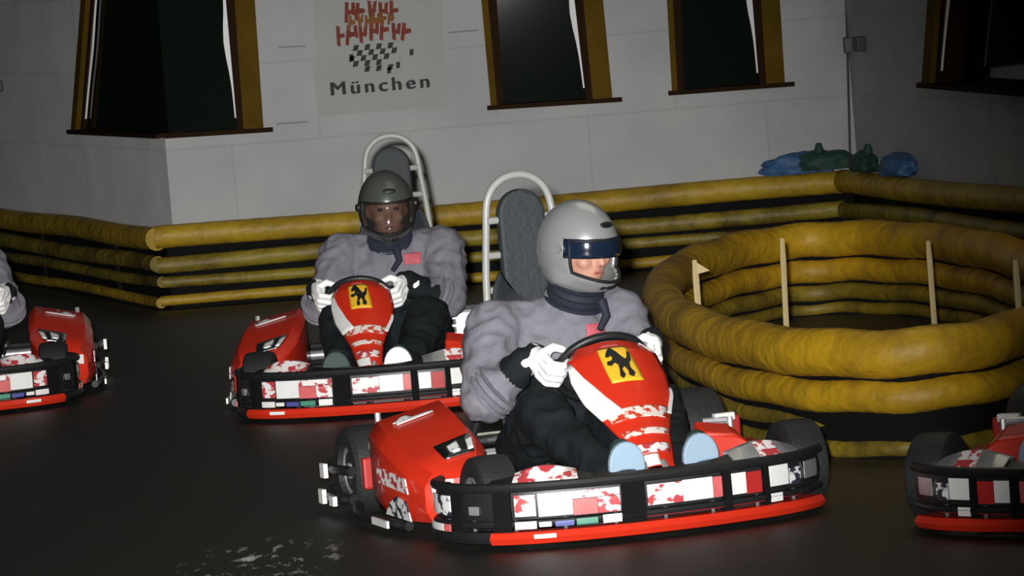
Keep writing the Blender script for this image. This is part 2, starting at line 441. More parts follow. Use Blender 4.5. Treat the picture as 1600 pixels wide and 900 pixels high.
for r in range(5):
    for q in range(8):
        if (r + q) % 2: continue
        x = 553 + q * 9 - r * 3 + (0 if r < 4 else 12); y = 71 + r * 8.5 - q * .7
        if r > 2 and (q < 1 or q > 6): continue
        wall_poly(bm, [(x, y), (x + 8, y - 1), (x + 6, y + 8), (x - 2, y + 9)], .002)
for (x, y) in ((640, 80), (619, 100), (546, 88), (605, 108)):
    wall_poly(bm, [(x, y - 3), (x + 6, y - 4), (x + 6, y + 6), (x, y + 7)], .002)
into(fin('check_print', bm, M['print_black'], None, False), pan)
tc = bpy.data.curves.new('town', 'FONT'); tc.body = 'München'; tc.size = .105; tc.extrude = .001; tc.space_character = 1.32; tc.offset = 0.0
to = bpy.data.objects.new('town', tc); COL.objects.link(to)
bpy.context.view_layer.update()
me = bpy.data.meshes.new_from_object(to.evaluated_get(bpy.context.evaluated_depsgraph_get()))
bpy.data.objects.remove(to)
bmt = bmesh.new()
for q, dx in enumerate((-.0036, -.0018, 0, .0018, .0036)):
    m_ = me.copy(); m_.transform(Matrix.Translation((dx, dx * .4, .0006 * q))); bmt.from_mesh(m_); bpy.data.meshes.remove(m_)
bmt.to_mesh(me); bmt.free(); me.materials.clear()
tx = link('town_lettering', me, M['print_black'], None, False)
e0, e1 = on(516, 149, 'B'), on(672, 136, 'B'); wid = max(v.co.x for v in me.vertices)
tx.location = e0 + nB * .014
tx.rotation_euler = (PI / 2, -math.atan2(e1.z - e0.z, e1.x - e0.x), 0); k_ = (e1 - e0).length / wid; tx.scale = (k_, k_ * .86, 1)
into(tx, pan)

# short dark joints showing through the paint
bm = bmesh.new()
for (x0, y0, x1, y1) in ((435, 73, 478, 71), (432, 193, 480, 189), (700, 50, 748, 46)):
    wall_poly(bm, [(x0, y0), (x1, y1), (x1, y1 + 2), (x0, y0 + 2)], 0, 'B', .002)
o = fin('trim_1', bm, mat('grey_joint', (.20, .20, .20), .9), None, False); o['kind'] = 'structure'

# conduit in the right corner with its boxes
cd = thing('cable_conduit', 'thin dark conduit with a switch box running down the right wall corner', 'conduit', on(1327, 240, 'B'))
bm = bmesh.new(); p0, p1 = on(1328, 243, 'B'), on(1322, 0, 'B')
tube(bm, [p0 + nB * .012, lerp(p0, p1, .7) + nB * .012, extend(p0, p1, 2.2) + nB * .012], .0065, 8); into(fin('pipe', bm, M['conduit'], None), cd)
bm = bmesh.new(); q = on(1326, 70, 'B'); box(bm, q + nB * .035, (.06, .05, .085)); into(fin('switch_box', bm, M['conduit'], None, False, .006), cd)
for y in (8, 28):
    bm = bmesh.new(); q = on(1331, y, 'B'); box(bm, q + nB * .02, (.03, .03, .045)); into(fin('clamp', bm, M['conduit'], None, False, .004), cd)
bm = bmesh.new(); q = on(1350, 68, 'R'); Rm = Matrix.Rotation(math.atan2(dR.y, dR.x), 3, 'Z')
box(bm, q + nR * .026, (.09, .05, .08), Rm)
tag(fin('junction_box', bm, M['conduit'], None, False, .006), 'small dark junction box on the right wall beside the corner', 'junction box')
bm = bmesh.new(); q = on(3, 134, 'L'); box(bm, q + nL * .026, (.10, .05, .07), Matrix.Rotation(math.atan2(dL.y, dL.x), 3, 'Z'))  # dark block standing in for the mirrored banner letter
tag(fin('banner_letter_block', bm, M['conduit'], None, False, .01), 'small dark block for a mirrored banner letter, left wall at the picture edge', 'wall mark')

# ================================================================== BARRIERS
def wall_barrier(name, A, B, n, label, miterA=None, miterB=None):
    root = thing(name, label, 'barrier', (A + B) / 2 - (A + B) / 2 * 0)
    root.location = (0, 0, 0)
    d = (B - A).normalized(); L = (B - A).length
    # heights, radii and stand-off of the stacked pipes
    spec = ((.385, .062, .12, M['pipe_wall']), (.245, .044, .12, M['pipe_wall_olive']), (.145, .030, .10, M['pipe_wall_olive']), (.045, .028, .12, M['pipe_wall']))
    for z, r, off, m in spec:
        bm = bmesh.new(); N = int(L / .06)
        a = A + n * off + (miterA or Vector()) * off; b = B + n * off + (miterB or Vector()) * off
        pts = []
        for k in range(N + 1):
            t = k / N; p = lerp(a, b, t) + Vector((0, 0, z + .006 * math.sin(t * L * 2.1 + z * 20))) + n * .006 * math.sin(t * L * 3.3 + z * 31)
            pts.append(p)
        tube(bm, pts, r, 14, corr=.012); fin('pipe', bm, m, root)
    bm = bmesh.new()
    a = A + n * .05 + (miterA or Vector()) * .05; b = B + n * .05 + (miterB or Vector()) * .05
    prism(bm, [a, b, b + Vector((0, 0, .40)), a + Vector((0, 0, .40))], -n * .045)
    fin('gap_shade_backing', bm, M['black_matte'], root, False)  # black sheet standing in for the shade between the stacked pipes
    N = max(2, int(L / 1.6))
    for k in range(N):
        p = lerp(A, B, (k + .5) / N) + n * .12
        bm = bmesh.new(); box(bm, p + Vector((0, 0, .2)) - n * .025, (.02, .03, .4)); fin('bracket', bm, M['black_matte'], root, False)
    return root
MLv = (nL + nB) / (1 + nL.dot(nB)); MRv = (nR + nB) / (1 + nR.dot(nB))
wall_barrier('pipe_barrier', PL, PR, nB, 'yellow pipe barrier stacked along the back wall under the windows', MLv - nB, MRv - nB)
wall_barrier('pipe_barrier', farL, PL, nL, 'yellow pipe barrier along the left wall receding from the wall corner', None, MLv - nL)
wall_barrier('pipe_barrier', PR, farR, nR, 'yellow pipe barrier along the right wall coming forward from the corner', MRv - nR, None)

# oval island of stacked pipes
ZR = .34
e_f, e_b = at_z(1335, 553, ZR), at_z(1335, 372, ZR)
e_l, e_r = at_z(1016, 462, ZR), at_z(1650, 462, ZR)
RC = (e_f + e_b) / 2; RC.z = 0
RA = (e_r - e_l) / 2; RA.z = 0; RB = (e_b - e_f) / 2; RB.z = 0
def ring_pt(t, z, k=1.0):
    return RC + RA * (math.cos(t) * k) + RB * (math.sin(t) * k) + Vector((0, 0, z))
ring = thing('pipe_island', 'oval track island of stacked yellow pipes at the right, stakes inside it', 'barrier', (RC.x, RC.y, 0))
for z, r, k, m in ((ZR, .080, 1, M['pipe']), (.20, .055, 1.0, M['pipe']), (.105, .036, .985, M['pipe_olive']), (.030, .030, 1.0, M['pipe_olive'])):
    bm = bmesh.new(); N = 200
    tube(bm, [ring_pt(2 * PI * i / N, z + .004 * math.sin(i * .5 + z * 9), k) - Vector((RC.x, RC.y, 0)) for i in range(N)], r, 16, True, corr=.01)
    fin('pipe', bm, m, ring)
bm = bmesh.new(); N = 96
vo = [[None] * 4 for _ in range(N)]
for i in range(N):
    p = ring_pt(2 * PI * i / N, 0) - Vector((RC.x, RC.y, 0)); q = p.normalized() * .02
    vo[i] = [bm.verts.new(v) for v in (p - q, p + q, p + q + Vector((0, 0, .30)), p - q + Vector((0, 0, .30)))]
for i in range(N):
    A, B = vo[i], vo[(i + 1) % N]
    for k in range(4): bm.faces.new((A[k], A[(k + 1) % 4], B[(k + 1) % 4], B[k]))
fin('gap_shade_core', bm, M['black_matte'], ring)  # dark band that puts shade into the island's pipe gaps

# stakes inside the island
def stake(px, ptop, dist, w, label, flag=False, lean=0):
    top = at_y(px, ptop, dist)
    root = thing('wooden_stake', label, 'stake', (top.x, top.y, 0), 0, 'stakes standing inside the pipe island')
    bm = bmesh.new(); h = top.z
    n = 6
    for k in range(n):
        pass
    pts = [Vector((math.sin(lean) * z - math.sin(lean) * h, 0, z)) for z in (0, h * .3, h * .6, h * .85, h)]
    tube(bm, pts, [w * .75, w, w * .95, w, w * .7], 6); fin('post', bm, M['wood'], root, False)
    if flag:
        bm = bmesh.new(); prism(bm, [Vector((w * .5, -.01, h - .01)), Vector((.055, -.01, h - .045)), Vector((w * .5, -.01, h - .055))], (0, .012, 0)); fin('flag', bm, M['wood'], root, False)
ym = RC.y
stake(1222, 372, ym + .1, .0125, 'tallest pale wooden stake, left of the wall corner line, inside pipe island', lean=.03)
stake(1085, 406, ym - .1, .014, 'pale wooden stake with small pennant at the left end of the pipe island', True)
stake(1450, 376, ym + .1, .0125, 'pale wooden stake right of the wall corner line inside the pipe island')
stake(1586, 406, ym - .1, .014, 'pale wooden stake at the right end of the pipe island near picture edge')

# bundles resting on the barrier at the right corner
def blob(name, m, c, size, seed, flat=.0, rz=0):
    bm = bmesh.new(); bmesh.ops.create_icosphere(bm, subdivisions=4, radius=1)
    R3 = Matrix.Rotation(rz, 3, 'Z')
    for v in bm.verts:
        n_ = noise.noise(v.co * 1.8 + Vector((seed, 0, 0))) * .28 + noise.noise(v.co * 4 + Vector((seed, 3, 0))) * .08
        p = v.co * (1 + n_); p.z = max(p.z, -flat)
        v.co = R3 @ Vector((p.x * size[0], p.y * size[1], p.z * size[2])) + Vector(c)
    return fin(name, bm, m)
ztop = .455
def bundle(which, xs, flip, words):
    n = NRM[which]; rz = math.atan2((dR if which == 'R' else Vector((1, 0, 0))).y, (dR if which == 'R' else Vector((1, 0, 0))).x)
    pb = on(xs[0], 240, which); pg = on(xs[1], 230, which)
    o = blob('folded_tarpaulin', M['bluebag'], Vector((pb.x, pb.y, ztop + .03)) + n * .10, (.20, .08, .075), 3 + flip, .5, rz)
    tag(o, words[0], 'tarpaulin')
    o = blob('cloth_bag', M['greenbag'], Vector((pg.x, pg.y, ztop + .042)) + n * .15, (.17, .06, .07), 9 + flip, .5, rz)
    tag(o, words[1], 'bag')
    bm = bmesh.new(); q = on(xs[2], 215, which) + n * .15
    tube(bm, [Vector((q.x, q.y, ztop + .06)), Vector((q.x, q.y, ztop + .12)), Vector((q.x, q.y, ztop + .15))], [.025, .024, .014], 10)
    fin('neck', bm, M['greenbag'], o)
bundle('B', (1238, 1285, 1275), 0, ('blue folded tarpaulin on the back wall barrier left of the corner', 'dark green bag with upright neck on the back wall barrier'))
bundle('R', (1432, 1392, 1398), 1, ('blue folded tarpaulin on the right wall barrier', 'dark green bag on the right wall barrier beside the corner'))

# ================================================================== KART
FX = [0.0, 0.0, 1.0]
def S(t, a):
    """steering fairing surface: t 0 top..1 nose tip, a -1..1 across"""
    ys = [(-.165, .520), (-.205, .538), (-.26, .515), (-.33, .455), (-.40, .390), (-.46, .330), (-.52, .275), (-.57, .225), (-.61, .18)]
    hw = [.055, .105, .142, .152, .140, .105, .078, .066, .055]
    x = t * (len(ys) - 1); i = min(int(x), len(ys) - 2); f = x - i
    f2 = f
    y = ys[i][0] + (ys[i + 1][0] - ys[i][0]) * f2; z = ys[i][1] + (ys[i + 1][1] - ys[i][1]) * f2
    w = hw[i] + (hw[i + 1] - hw[i]) * f2
    bow = .055 * (w / .15)
    z = .18 + (z - .18) * (1 + FX[1] / .358); w *= FX[2]
    return Vector((FX[0] * (1 - t * .6) + a * w, y + bow * a * a * .9, z - bow * a * a * .55))
def Sn(t, a):
    e = .02
    du = S(min(t + e, 1), a) - S(max(t - e, 0), a); dv = S(t, min(a + .05, 1)) - S(t, max(a - .05, -1))
    n = dv.cross(du); n.normalize()
    return n if n.y < 0 else -n
def on_fairing(poly_fn, name, m, parent, off=.003, nu=10, nv=8):
    """poly_fn(u,v)->(t,a) patch laid on the fairing"""
    bm = bmesh.new(); G = [[None] * (nv + 1) for _ in range(nu + 1)]
    for i in range(nu + 1):
        for j in range(nv + 1):
            t, a = poly_fn(i / nu, j / nv); G[i][j] = bm.verts.new(S(t, a) + Sn(t, a) * off)
    for i in range(nu):
        for j in range(nv): bm.faces.new((G[i][j], G[i + 1][j], G[i + 1][j + 1], G[i][j + 1]))
    o = fin(name, bm, m, parent); s = o.modifiers.new('s', 'SOLIDIFY'); s.thickness = .002; s.offset = 0
    return o

BUMP = [(-.575, -.345), (-.62, -.42), (-.62, -.54), (-.565, -.67), (-.44, -.77), (-.24, -.83), (0, -.85), (.21, -.83), (.35, -.79), (.44, -.73), (.495, -.665)]
BP = smooth_path([(x, y, 0) for x, y in BUMP], 8)
BLEN = [0]
for a_, b_ in zip(BP, BP[1:]): BLEN.append(BLEN[-1] + (b_ - a_).length)
BTT = [BLEN[-1]]
def bump_at(s):
    """s in -1..1 (0 = front middle); gives point and outward normal"""
    L = (s + 1) / 2 * BTT[0]
    for i in range(len(BP) - 1):
        if BLEN[i + 1] >= L or i == len(BP) - 2:
            f = (L - BLEN[i]) / (BLEN[i + 1] - BLEN[i]); p = lerp(BP[i], BP[i + 1], f); t = (BP[i + 1] - BP[i]).normalized()
            return p, Vector((t.y, -t.x, 0))
def band(bm, s0, s1, z0, z1, off, th, bulge=0, n=None):
    n = n or max(3, int(abs(s1 - s0) * 40)); rows = []
    for i in range(n + 1):
        p, nn = bump_at(s0 + (s1 - s0) * i / n)
        zm = (z0 + z1) / 2
        prof = [(off, z0), (off + bulge, zm), (off, z1), (off - th, z1), (off - th, z0)]
        rows.append([bm.verts.new(p + nn * a_ + Vector((0, 0, z_))) for a_, z_ in prof])
    for A, B in zip(rows, rows[1:]):
        for k in range(5): bm.faces.new((A[k], A[(k + 1) % 5], B[(k + 1) % 5], B[k]))
    bm.faces.new(rows[0]); bm.faces.new(rows[-1][::-1])

def build_kart(fx, fz, fw, wz, wr, lw=1.0):
    BP[:] = smooth_path([(x * (lw if x < 0 else 1), y, 0) for x, y in BUMP], 8); BLEN[:] = [0]
    for a_, b_ in zip(BP, BP[1:]): BLEN.append(BLEN[-1] + (b_ - a_).length)
    BTT[0] = BLEN[-1]
    FX[:] = [fx, fz, fw]
    K = thing('go_kart', 'x', 'go-kart')
    P = lambda name, bm, m, smooth=True, bevel=0, par=None: fin(name, bm, m, par or K, smooth, bevel)
    # floor tray
    bm = bmesh.new(); prism(bm, [Vector(p) for p in ((-.3, -.74, .045), (.3, -.74, .045), (.36, -.2, .045), (.36, .3, .045), (-.36, .3, .045), (-.36, -.2, .045))], (0, 0, .008))
    P('floor_tray', bm, M['black'], False)
    # frame tubes
    bm = bmesh.new()
    for sx in (-1, 1):
        tube(bm, smooth_path([(sx * .30, .72, .08), (sx * .34, .3, .07), (sx * .36, -.2, .07), (sx * .28, -.62, .07), (sx * .1, -.76, .08)], 6), .015, 8)
    for y in (-.6, -.35, .1, .45, .7): tube(bm, [(-.34, y, .07), (.34, y, .07)], .014, 8)
    P('chassis_frame', bm, M['frame_black'])
    # wheels
    for sx in (-1, 1):
        for (x, y, r, w) in ((.485, -.52, .130, .12), (.54, .53, .140, .17)):
            rt = bpy.data.objects.new('wheel', None)
            bm = bmesh.new(); h = w / 2
            lathe_x(bm, [(-h * .80, r * .55), (-h, r * .62), (-h, r * .88), (-h * .86, r * .97), (-h * .5, r), (0, r * 1.005), (h * .5, r), (h * .86, r * .97), (h, r * .88), (h, r * .62), (h * .8, r * .55)], (sx * x, y, r), 40)
            tyre = P('wheel', bm, M['rubber'])
            bm = bmesh.new(); o_ = sx * (h * .55)
            prof = [(-.02, r * .53), (.025, r * .54), (.025, r * .46), (.008, r * .40), (.008, r * .2), (.03, r * .17), (.03, .004)]
            if sx < 0: prof = [(-a_, b_) for a_, b_ in prof]
            lathe_x(bm, prof, (sx * x + o_, y, r), 28); P('rim', bm, M['alu'], True, 0, tyre)
            bm = bmesh.new()
            for k in range(4):
                an = k * PI / 2 + .4
                tube(bm, [(sx * x + o_ + sx * .008, y + math.cos(an) * r * .3, r + math.sin(an) * r * .3), (sx * x + o_ + sx * .024, y + math.cos(an) * r * .3, r + math.sin(an) * r * .3)], .007, 6)
            P('wheel_bolts', bm, M['chrome'], False, 0, tyre)
        bm = bmesh.new(); tube(bm, [(sx * .34, -.52, .13), (sx * .44, -.52, .13)], .014, 8); tube(bm, [(sx * .34, -.52, .07), (sx * .34, -.52, .18)], .016, 8)
        P('stub_axle', bm, M['alu'])
    bm = bmesh.new(); tube(bm, [(-.52, .53, .14), (.52, .53, .14)], .02, 10); P('rear_axle', bm, M['alu'])
    # front bumper: bars, panel bands, red lip
    bm = bmesh.new(); band(bm, -1, 1, .088, .168, 0, .02, .006, 70); P('bumper_panel', bm, M['black'])
    bm = bmesh.new()
    for z, r, e in ((.183, .014, 1), (.076, .011, .98)):
        tube(bm, [bump_at(-e + 2 * e * i / 60)[0] + bump_at(-e + 2 * e * i / 60)[1] * .004 + Vector((0, 0, z)) for i in range(61)], r, 8)
    for i in range(9):
        p, nn = bump_at(-.8 + i * .2); tube(bm, [p - nn * .022 + Vector((0, 0, .05)), p - nn * .022 + Vector((0, 0, .19))], .012, 8)
    P('bumper_bar', bm, M['black'])
    bm = bmesh.new(); band(bm, -.48, .90, .020, .055, .03, .05, .012, 50); P('bumper_lip', bm, M['red'])
    bm = bmesh.new(); band(bm, -1, -.48, .022, .055, .015, .05, .008, 24); P('bumper_lip', bm, M['black'])
    bm = bmesh.new(); band(bm, .05, .80, .066, .084, .010, .02, 0, 50); P('bumper_trim', bm, M['red_dark'])
    for s_, w_ in ((-.65, .03), (-.44, .035), (.065, .045), (.445, .018), (.62, .012)):
        bm = bmesh.new(); band(bm, s_ - w_, s_ + w_, .03, .18, .013, .03, .003, 3); P('bumper_strap', bm, M['black_matte'])
    def sticker(s0, s1, z0, z1, m, off=.010):
        bm = bmesh.new(); band(bm, s0, s1, z0, z1, off, .004, .001); P('sticker', bm, M[m])
    sticker(-.39, -.31, .098, .160, 'print'); sticker(-.30, -.17, .095, .162, 'white')
    sticker(-.168, -.075, .092, .138, 'pink'); sticker(-.168, .012, .140, .162, 'print'); sticker(-.073, .012, .092, .138, 'print')
    sticker(.12, .26, .098, .158, 'print'); sticker(.262, .385, .098, .160, 'white'); sticker(.387, .425, .098, .158, 'pink')
    sticker(.467, .53, .098, .160, 'white'); sticker(.532, .60, .095, .158, 'red_dark'); sticker(.635, .73, .105, .165, 'white')
    sticker(.635, .69, .060, .085, 'white', .014); sticker(.74, .80, .10, .15, 'print_dark'); sticker(.83, .93, .11, .16, 'alu')
    sticker(-.88, -.70, .100, .158, 'print_dark'); sticker(-.90, -.74, .055, .076, 'white', .020); sticker(-.735, -.69, .055, .076, 'pink', .020)
    sticker(-.585, -.54, .105, .130, 'alu')
    sticker(-.39, -.31, .062, .084, 'white', .018); sticker(-.30, -.255, .066, .080, 'white', .018); sticker(-.24, -.17, .064, .080, 'blue', .018)
    sticker(-.16, -.08, .064, .082, 'green', .018); sticker(-.06, .012, .062, .086, 'white', .018)
    sticker(-.32, -.24, .036, .048, 'white', .042)
    hh = lambda q: .034 * (math.exp(-((q + .27) / .15) ** 2) + math.exp(-((q - .66) / .17) ** 2))
    # front floor panel with white curved top sticker behind the bumper bar
    bm = bmesh.new()
    rows = []
    for i in range(25):
        s_ = -.52 + 1.40 * i / 24; p, nn = bump_at(s_)
        rows.append([bm.verts.new(p - nn * a_ + Vector((0, 0, z_))) for a_, z_ in ((.01, .185), (.05, .197 + hh(s_)), (.10, .185 + hh(s_)), (.11, .15), (.02, .15))])
    for A, B in zip(rows, rows[1:]):
        for k in range(5): bm.faces.new((A[k], A[(k + 1) % 5], B[(k + 1) % 5], B[k]))
    bm.faces.new(rows[0]); bm.faces.new(rows[-1][::-1])
    tp = P('bumper_top', bm, M['black'])
    for s0, s1, m_ in ((-.40, -.14, 'print'), (.50, .62, 'alu'), (.62, .72, 'print'), (.72, .84, 'alu')):
        bm = bmesh.new(); rr = []
        up_ = .003 if m_ == 'pink' else 0
        for i in range(9):
            sq = s0 + (s1 - s0) * i / 8; p, nn = bump_at(sq); h_ = hh(sq)
            rr.append([bm.verts.new(p - nn * a_ + Vector((0, 0, z_ + up_))) for a_, z_ in ((.004, .192), (.048, .203 + h_), (.075, .202 + h_), (.075, .196 + h_), (.006, .187))])
        for A, B in zip(rr, rr[1:]):
            for k in range(5): bm.faces.new((A[k], A[(k + 1) % 5], B[(k + 1) % 5], B[k]))
        bm.faces.new(rr[0]); bm.faces.new(rr[-1][::-1]); P('sticker', bm, M[m_], True, 0, tp)
    # side pods
    for sx in (-1, 1):
        # sections along y: (y, inner x, outer x, bottom z, outer top z, inner top z)
        sec = [(-.345, .47, .62, .10, .165, .180), (-.30, .42, .675, .05, .200, .225), (-.16, .38, .70, .045, .235, .275), (.04, .37, .70, .045, .285, .330), (.20, .37, .69, .05, .320, .365), (.26, .39, .66, .08, .315, .350)]
        sec = [(y, xi, xo - .055, zb, zo, zi) for y, xi, xo, zb, zo, zi in sec]
        if sx > 0: sec = [(y, xi, xo, zb, .13 + .05 * (zo - .165), .15 + .05 * (zi - .18)) for y, xi, xo, zb, zo, zi in sec]
        bm = bmesh.new(); rr = []
        for y, xi, xo, zb, zo, zi in sec:
            rr.append([bm.verts.new((sx * a_, y, z_)) for a_, z_ in ((xi, zb), (xo - .02, zb), (xo, zb + .04), (xo, zo - .04), (xo - .03, zo), (xi + .03, zi), (xi, zi - .03))])
        for A, B in zip(rr, rr[1:]):
            for k in range(7): bm.faces.new((A[k], A[(k + 1) % 7], B[(k + 1) % 7], B[k]))
        bm.faces.new(rr[0]); bm.faces.new(rr[-1][::-1])
        pod = P('side_pod', bm, M['red'] if sx < 0 else M['red_dark'], True, .012)
        def top(u, v, off=.004):
            """u 0..1 rear->front, v 0..1 inner->outer on pod top"""
            y = .20 - u * .50
            for q in range(len(sec) - 1):
                if sec[q][0] <= y <= sec[q + 1][0]:
                    f = (y - sec[q][0]) / (sec[q + 1][0] - sec[q][0]); z_ = [lerp(Vector((sec[q][i],)*3), Vector((sec[q + 1][i],)*3), f).x for i in range(6)]
            x = z_[1] + .03 + v * (z_[2] - .03 - z_[1] - .03); zz = z_[5] + v * (z_[4] - z_[5])
            return Vector((sx * x, y, zz + off))
        def pod_patch(pts, name, m, off=.004, th=.003):
            bm = bmesh.new(); n = 5
            (u0, v0), (u1, v1), (u2, v2), (u3, v3) = pts; G = []
            for i in range(n + 1):
                row = []
                for j in range(n + 1):
                    a_ = lerp(Vector((u0, v0, 0)), Vector((u1, v1, 0)), j / n); b_ = lerp(Vector((u3, v3, 0)), Vector((u2, v2, 0)), j / n); c_ = lerp(a_, b_, i / n)
                    row.append(bm.verts.new(top(c_.x, c_.y, off)))
                G.append(row)
            for i in range(n):
                for j in range(n): bm.faces.new((G[i][j], G[i + 1][j], G[i + 1][j + 1], G[i][j + 1]))
            o = P(name, bm, m, True, 0, pod); s_ = o.modifiers.new('s', 'SOLIDIFY'); s_.thickness = th; s_.offset = 0
        if sx < 0:
            pod_patch([(.14, .80), (.14, .22), (.165, .22), (.19, .80)], 'pod_print', M['white'])
            pod_patch([(.08, .68), (.08, .60), (.15, .50), (.15, .84)], 'pod_print', M['white'])
            pod_patch([(.70, .62), (.66, .04), (.90, .02), (.90, .60)], 'pod_plate', M['chrome'], .006, .006)
            pod_patch([(.76, .45), (.72, .28), (.86, .26), (.86, .44)], 'pod_print', M['print_dark'], .011)
            pod_patch([(.74, .14), (.72, .04), (.88, .03), (.88, .13)], 'pod_print', M['white'], .011)
            bm = bmesh.new()
            prism(bm, [Vector((sx * .605, -.318, .140)), Vector((sx * .48, -.345, .148)), Vector((sx * .48, -.335, .185)), Vector((sx * .605, -.305, .178))], (0, -.018, 0)); P('pod_print', bm, M['print'], False, 0, pod)
            bm = bmesh.new()
            prism(bm, [Vector((sx * .646, -.22, .135)), Vector((sx * .646, .08, .145)), Vector((sx * .646, .10, .195)), Vector((sx * .646, -.20, .18))], (sx * .004, 0, 0)); P('pod_print', bm, M['print'], False, 0, pod)
            bm = bmesh.new(); prism(bm, [Vector((sx * .648, -.24, .055)), Vector((sx * .648, .02, .055)), Vector((sx * .648, -.02, .09)), Vector((sx * .648, -.10, .12)), Vector((sx * .648, -.20, .11))], (sx * .004, 0, 0))
            P('pod_print', bm, M['print_dark'], False, 0, pod)
        # guard rail below and outside the pod
        bm = bmesh.new(); tube(bm, smooth_path([(sx * .64, -.18, .035), (sx * .665, 0, .035), (sx * .665, .25, .035), (sx * .64, .36, .05)], 5), .016, 8); P('side_rail', bm, M['black'])
        bm = bmesh.new(); box(bm, (sx * .684, -.02, .036), (.008, .16, .022)); P('sticker', bm, M['white'], False)
        # small bits at the pod's rear: bracket, silver cap
        bm = bmesh.new(); tube(bm, [(sx * .58, .27, .10), (sx * .58, .27, .34 if sx < 0 else .2)], .010, 8); tube(bm, [(sx * .57, .27, .19), (sx * .50, .30, .19)], .012, 8); P('pod_bracket', bm, M['alu'])
        bm = bmesh.new(); box(bm, (sx * .57, .30, .235 if sx < 0 else .20), (.07, .03, .025)); P('sticker', bm, M['white'], False, .004)
        bm = bmesh.new(); box(bm, (sx * .58, .32, .15), (.10, .03, .10)); P('rear_guard', bm, M['red_dark'], False, .008)
    # rear bumper loop with silver brackets
    bm = bmesh.new(); path = smooth_path([(-.635, .42, .06), (-.66, .6, .06), (-.61, .76, .06), (-.4, .82, .06), (0, .83, .06), (.4, .82, .06), (.61, .76, .06), (.66, .6, .06), (.635, .42, .06)], 6)
    tube(bm, path, .018, 8); tube(bm, [p + Vector((0, 0, .09)) for p in path], .016, 8); P('rear_bumper', bm, M['black'])
    for x in (-.682, .682):
        for y, z, h_ in ((.50, .055, .03), (.62, .06, .045), (.58, .145, .045)):
            bm = bmesh.new(); box(bm, (x, y, z), (.014, .045, h_)); P('bumper_bracket', bm, M['white'], False)
    # seat
    bm = bmesh.new()
    sec = [(-.02, .085, .17, .03), (.10, .07, .19, .05), (.24, .09, .20, .06), (.33, .18, .20, .05), (.38, .34, .19, .04), (.42, .52, .17, .03), (.44, .66, .11, .02)]
    rr = []
    for y, z, w, d_ in sec:
        row = []
        for j in range(11):
            a_ = -1 + j / 5
            row.append(bm.verts.new((a_ * w, y - abs(a_) ** 3 * d_ * 1.6, z + abs(a_) ** 3 * .10)))
        rr.append(row)
    for A, B in zip(rr, rr[1:]):
        for k in range(10): bm.faces.new((A[k], A[k + 1], B[k + 1], B[k]))
    so = P('seat', bm, M['seat']); md = so.modifiers.new('s', 'SOLIDIFY'); md.thickness = .02; md.offset = -1; md = so.modifiers.new('u', 'SUBSURF'); md.levels = 1; md.render_levels = 1
    # head pad and white hoop
    bm = bmesh.new()
    pts = []
    for k in range(13):
        an = PI * k / 12; pts.append(Vector((math.cos(an) * .078, .44, .90 + math.sin(an) * .078)))
    pts = [Vector((.085, .41, .52))] + pts + [Vector((-.085, .41, .52))]
    prism(bm, pts, (0, .045, 0)); P('head_pad', bm, M['seat'], False, .012)
    bm = bmesh.new()
    hp = [(-.150, .42, .40), (-.145, .43, .55), (-.135, .45, .70), (-.115, .47, .86), (-.108, .475, .92)]
    for k in range(1, 10):
        an = PI - PI * k / 10; hp.append((math.cos(an) * .105, .475, .925 + math.sin(an) * .098))
    hp += [(.108, .475, .92), (.115, .47, .86), (.135, .45, .70), (.145, .43, .55), (.150, .42, .40)]
    tube(bm, smooth_path(hp, 3), .0125, 10); P('roll_hoop', bm, M['frame'])
    for sx in (-1, 1):
        for z, w in ((.665, .137), (.775, .125), (.885, .112)):
            bm = bmesh.new(); tube(bm, [(sx * w, .46, z), (sx * .07, .46, z)], .0115, 8); P('hoop_stub', bm, M['frame'])
        bm = bmesh.new(); tube(bm, [(sx * .150, .42, .40), (sx * .22, .50, .18), (sx * .26, .56, .08)], .014, 8); P('hoop_stay', bm, M['frame_black'])
    # engine and tank beside the seat
    bm = bmesh.new(); box(bm, (.29, .42, .20), (.16, .20, .20)); eg = P('engine', bm, M['alu'], False, .015)
    bm = bmesh.new()
    for k in range(5): box(bm, (.29, .42, .14 + k * .032), (.19, .23, .008))
    P('cooling_fins', bm, M['alu'], False, 0, eg)
    bm = bmesh.new(); tube(bm, smooth_path([(.30, .52, .16), (.20, .64, .17), (-.1, .68, .17), (-.25, .66, .17)], 6), .03, 12); P('exhaust', bm, M['chrome'])
    # steering column and wheel
    bm = bmesh.new(); tube(bm, [(0, -.50, .12), (fx, -.12, wz - .01)], .011, 8); P('steering_column', bm, M['alu'])
    cw = Vector((fx, -.10, wz)); U = Vector((0, -.6, .8)); Nn = Vector((0, .8, .6))
    bm = bmesh.new(); tube(bm, [cw + Vector((1, 0, 0)) * math.cos(2 * PI * k / 40) * wr + U * math.sin(2 * PI * k / 40) * wr * .86 for k in range(40)], .0125, 10, True)
    sw = P('steering_wheel', bm, M['black'])
    bm = bmesh.new()
    for an in (0, PI, -PI / 2): tube(bm, [cw, cw + Vector((1, 0, 0)) * math.cos(an) * wr * .97 + U * math.sin(an) * wr * .83], .009, 6)
    lathe = [cw - Nn * .01, cw + Nn * .02]; tube(bm, lathe, .035, 16); P('spokes', bm, M['black'], True, 0, sw)
    # fairing
    bm = bmesh.new(); G = []
    for i in range(41):
        G.append([bm.verts.new(S(i / 40, -1 + j / 8)) for j in range(17)])
    for i in range(40):
        for j in range(16): bm.faces.new((G[i][j], G[i + 1][j], G[i + 1][j + 1], G[i][j + 1]))
    fa = fin('steering_fairing', bm, M['red'], K); md = fa.modifiers.new('s', 'SOLIDIFY'); md.thickness = .006; md.offset = 0
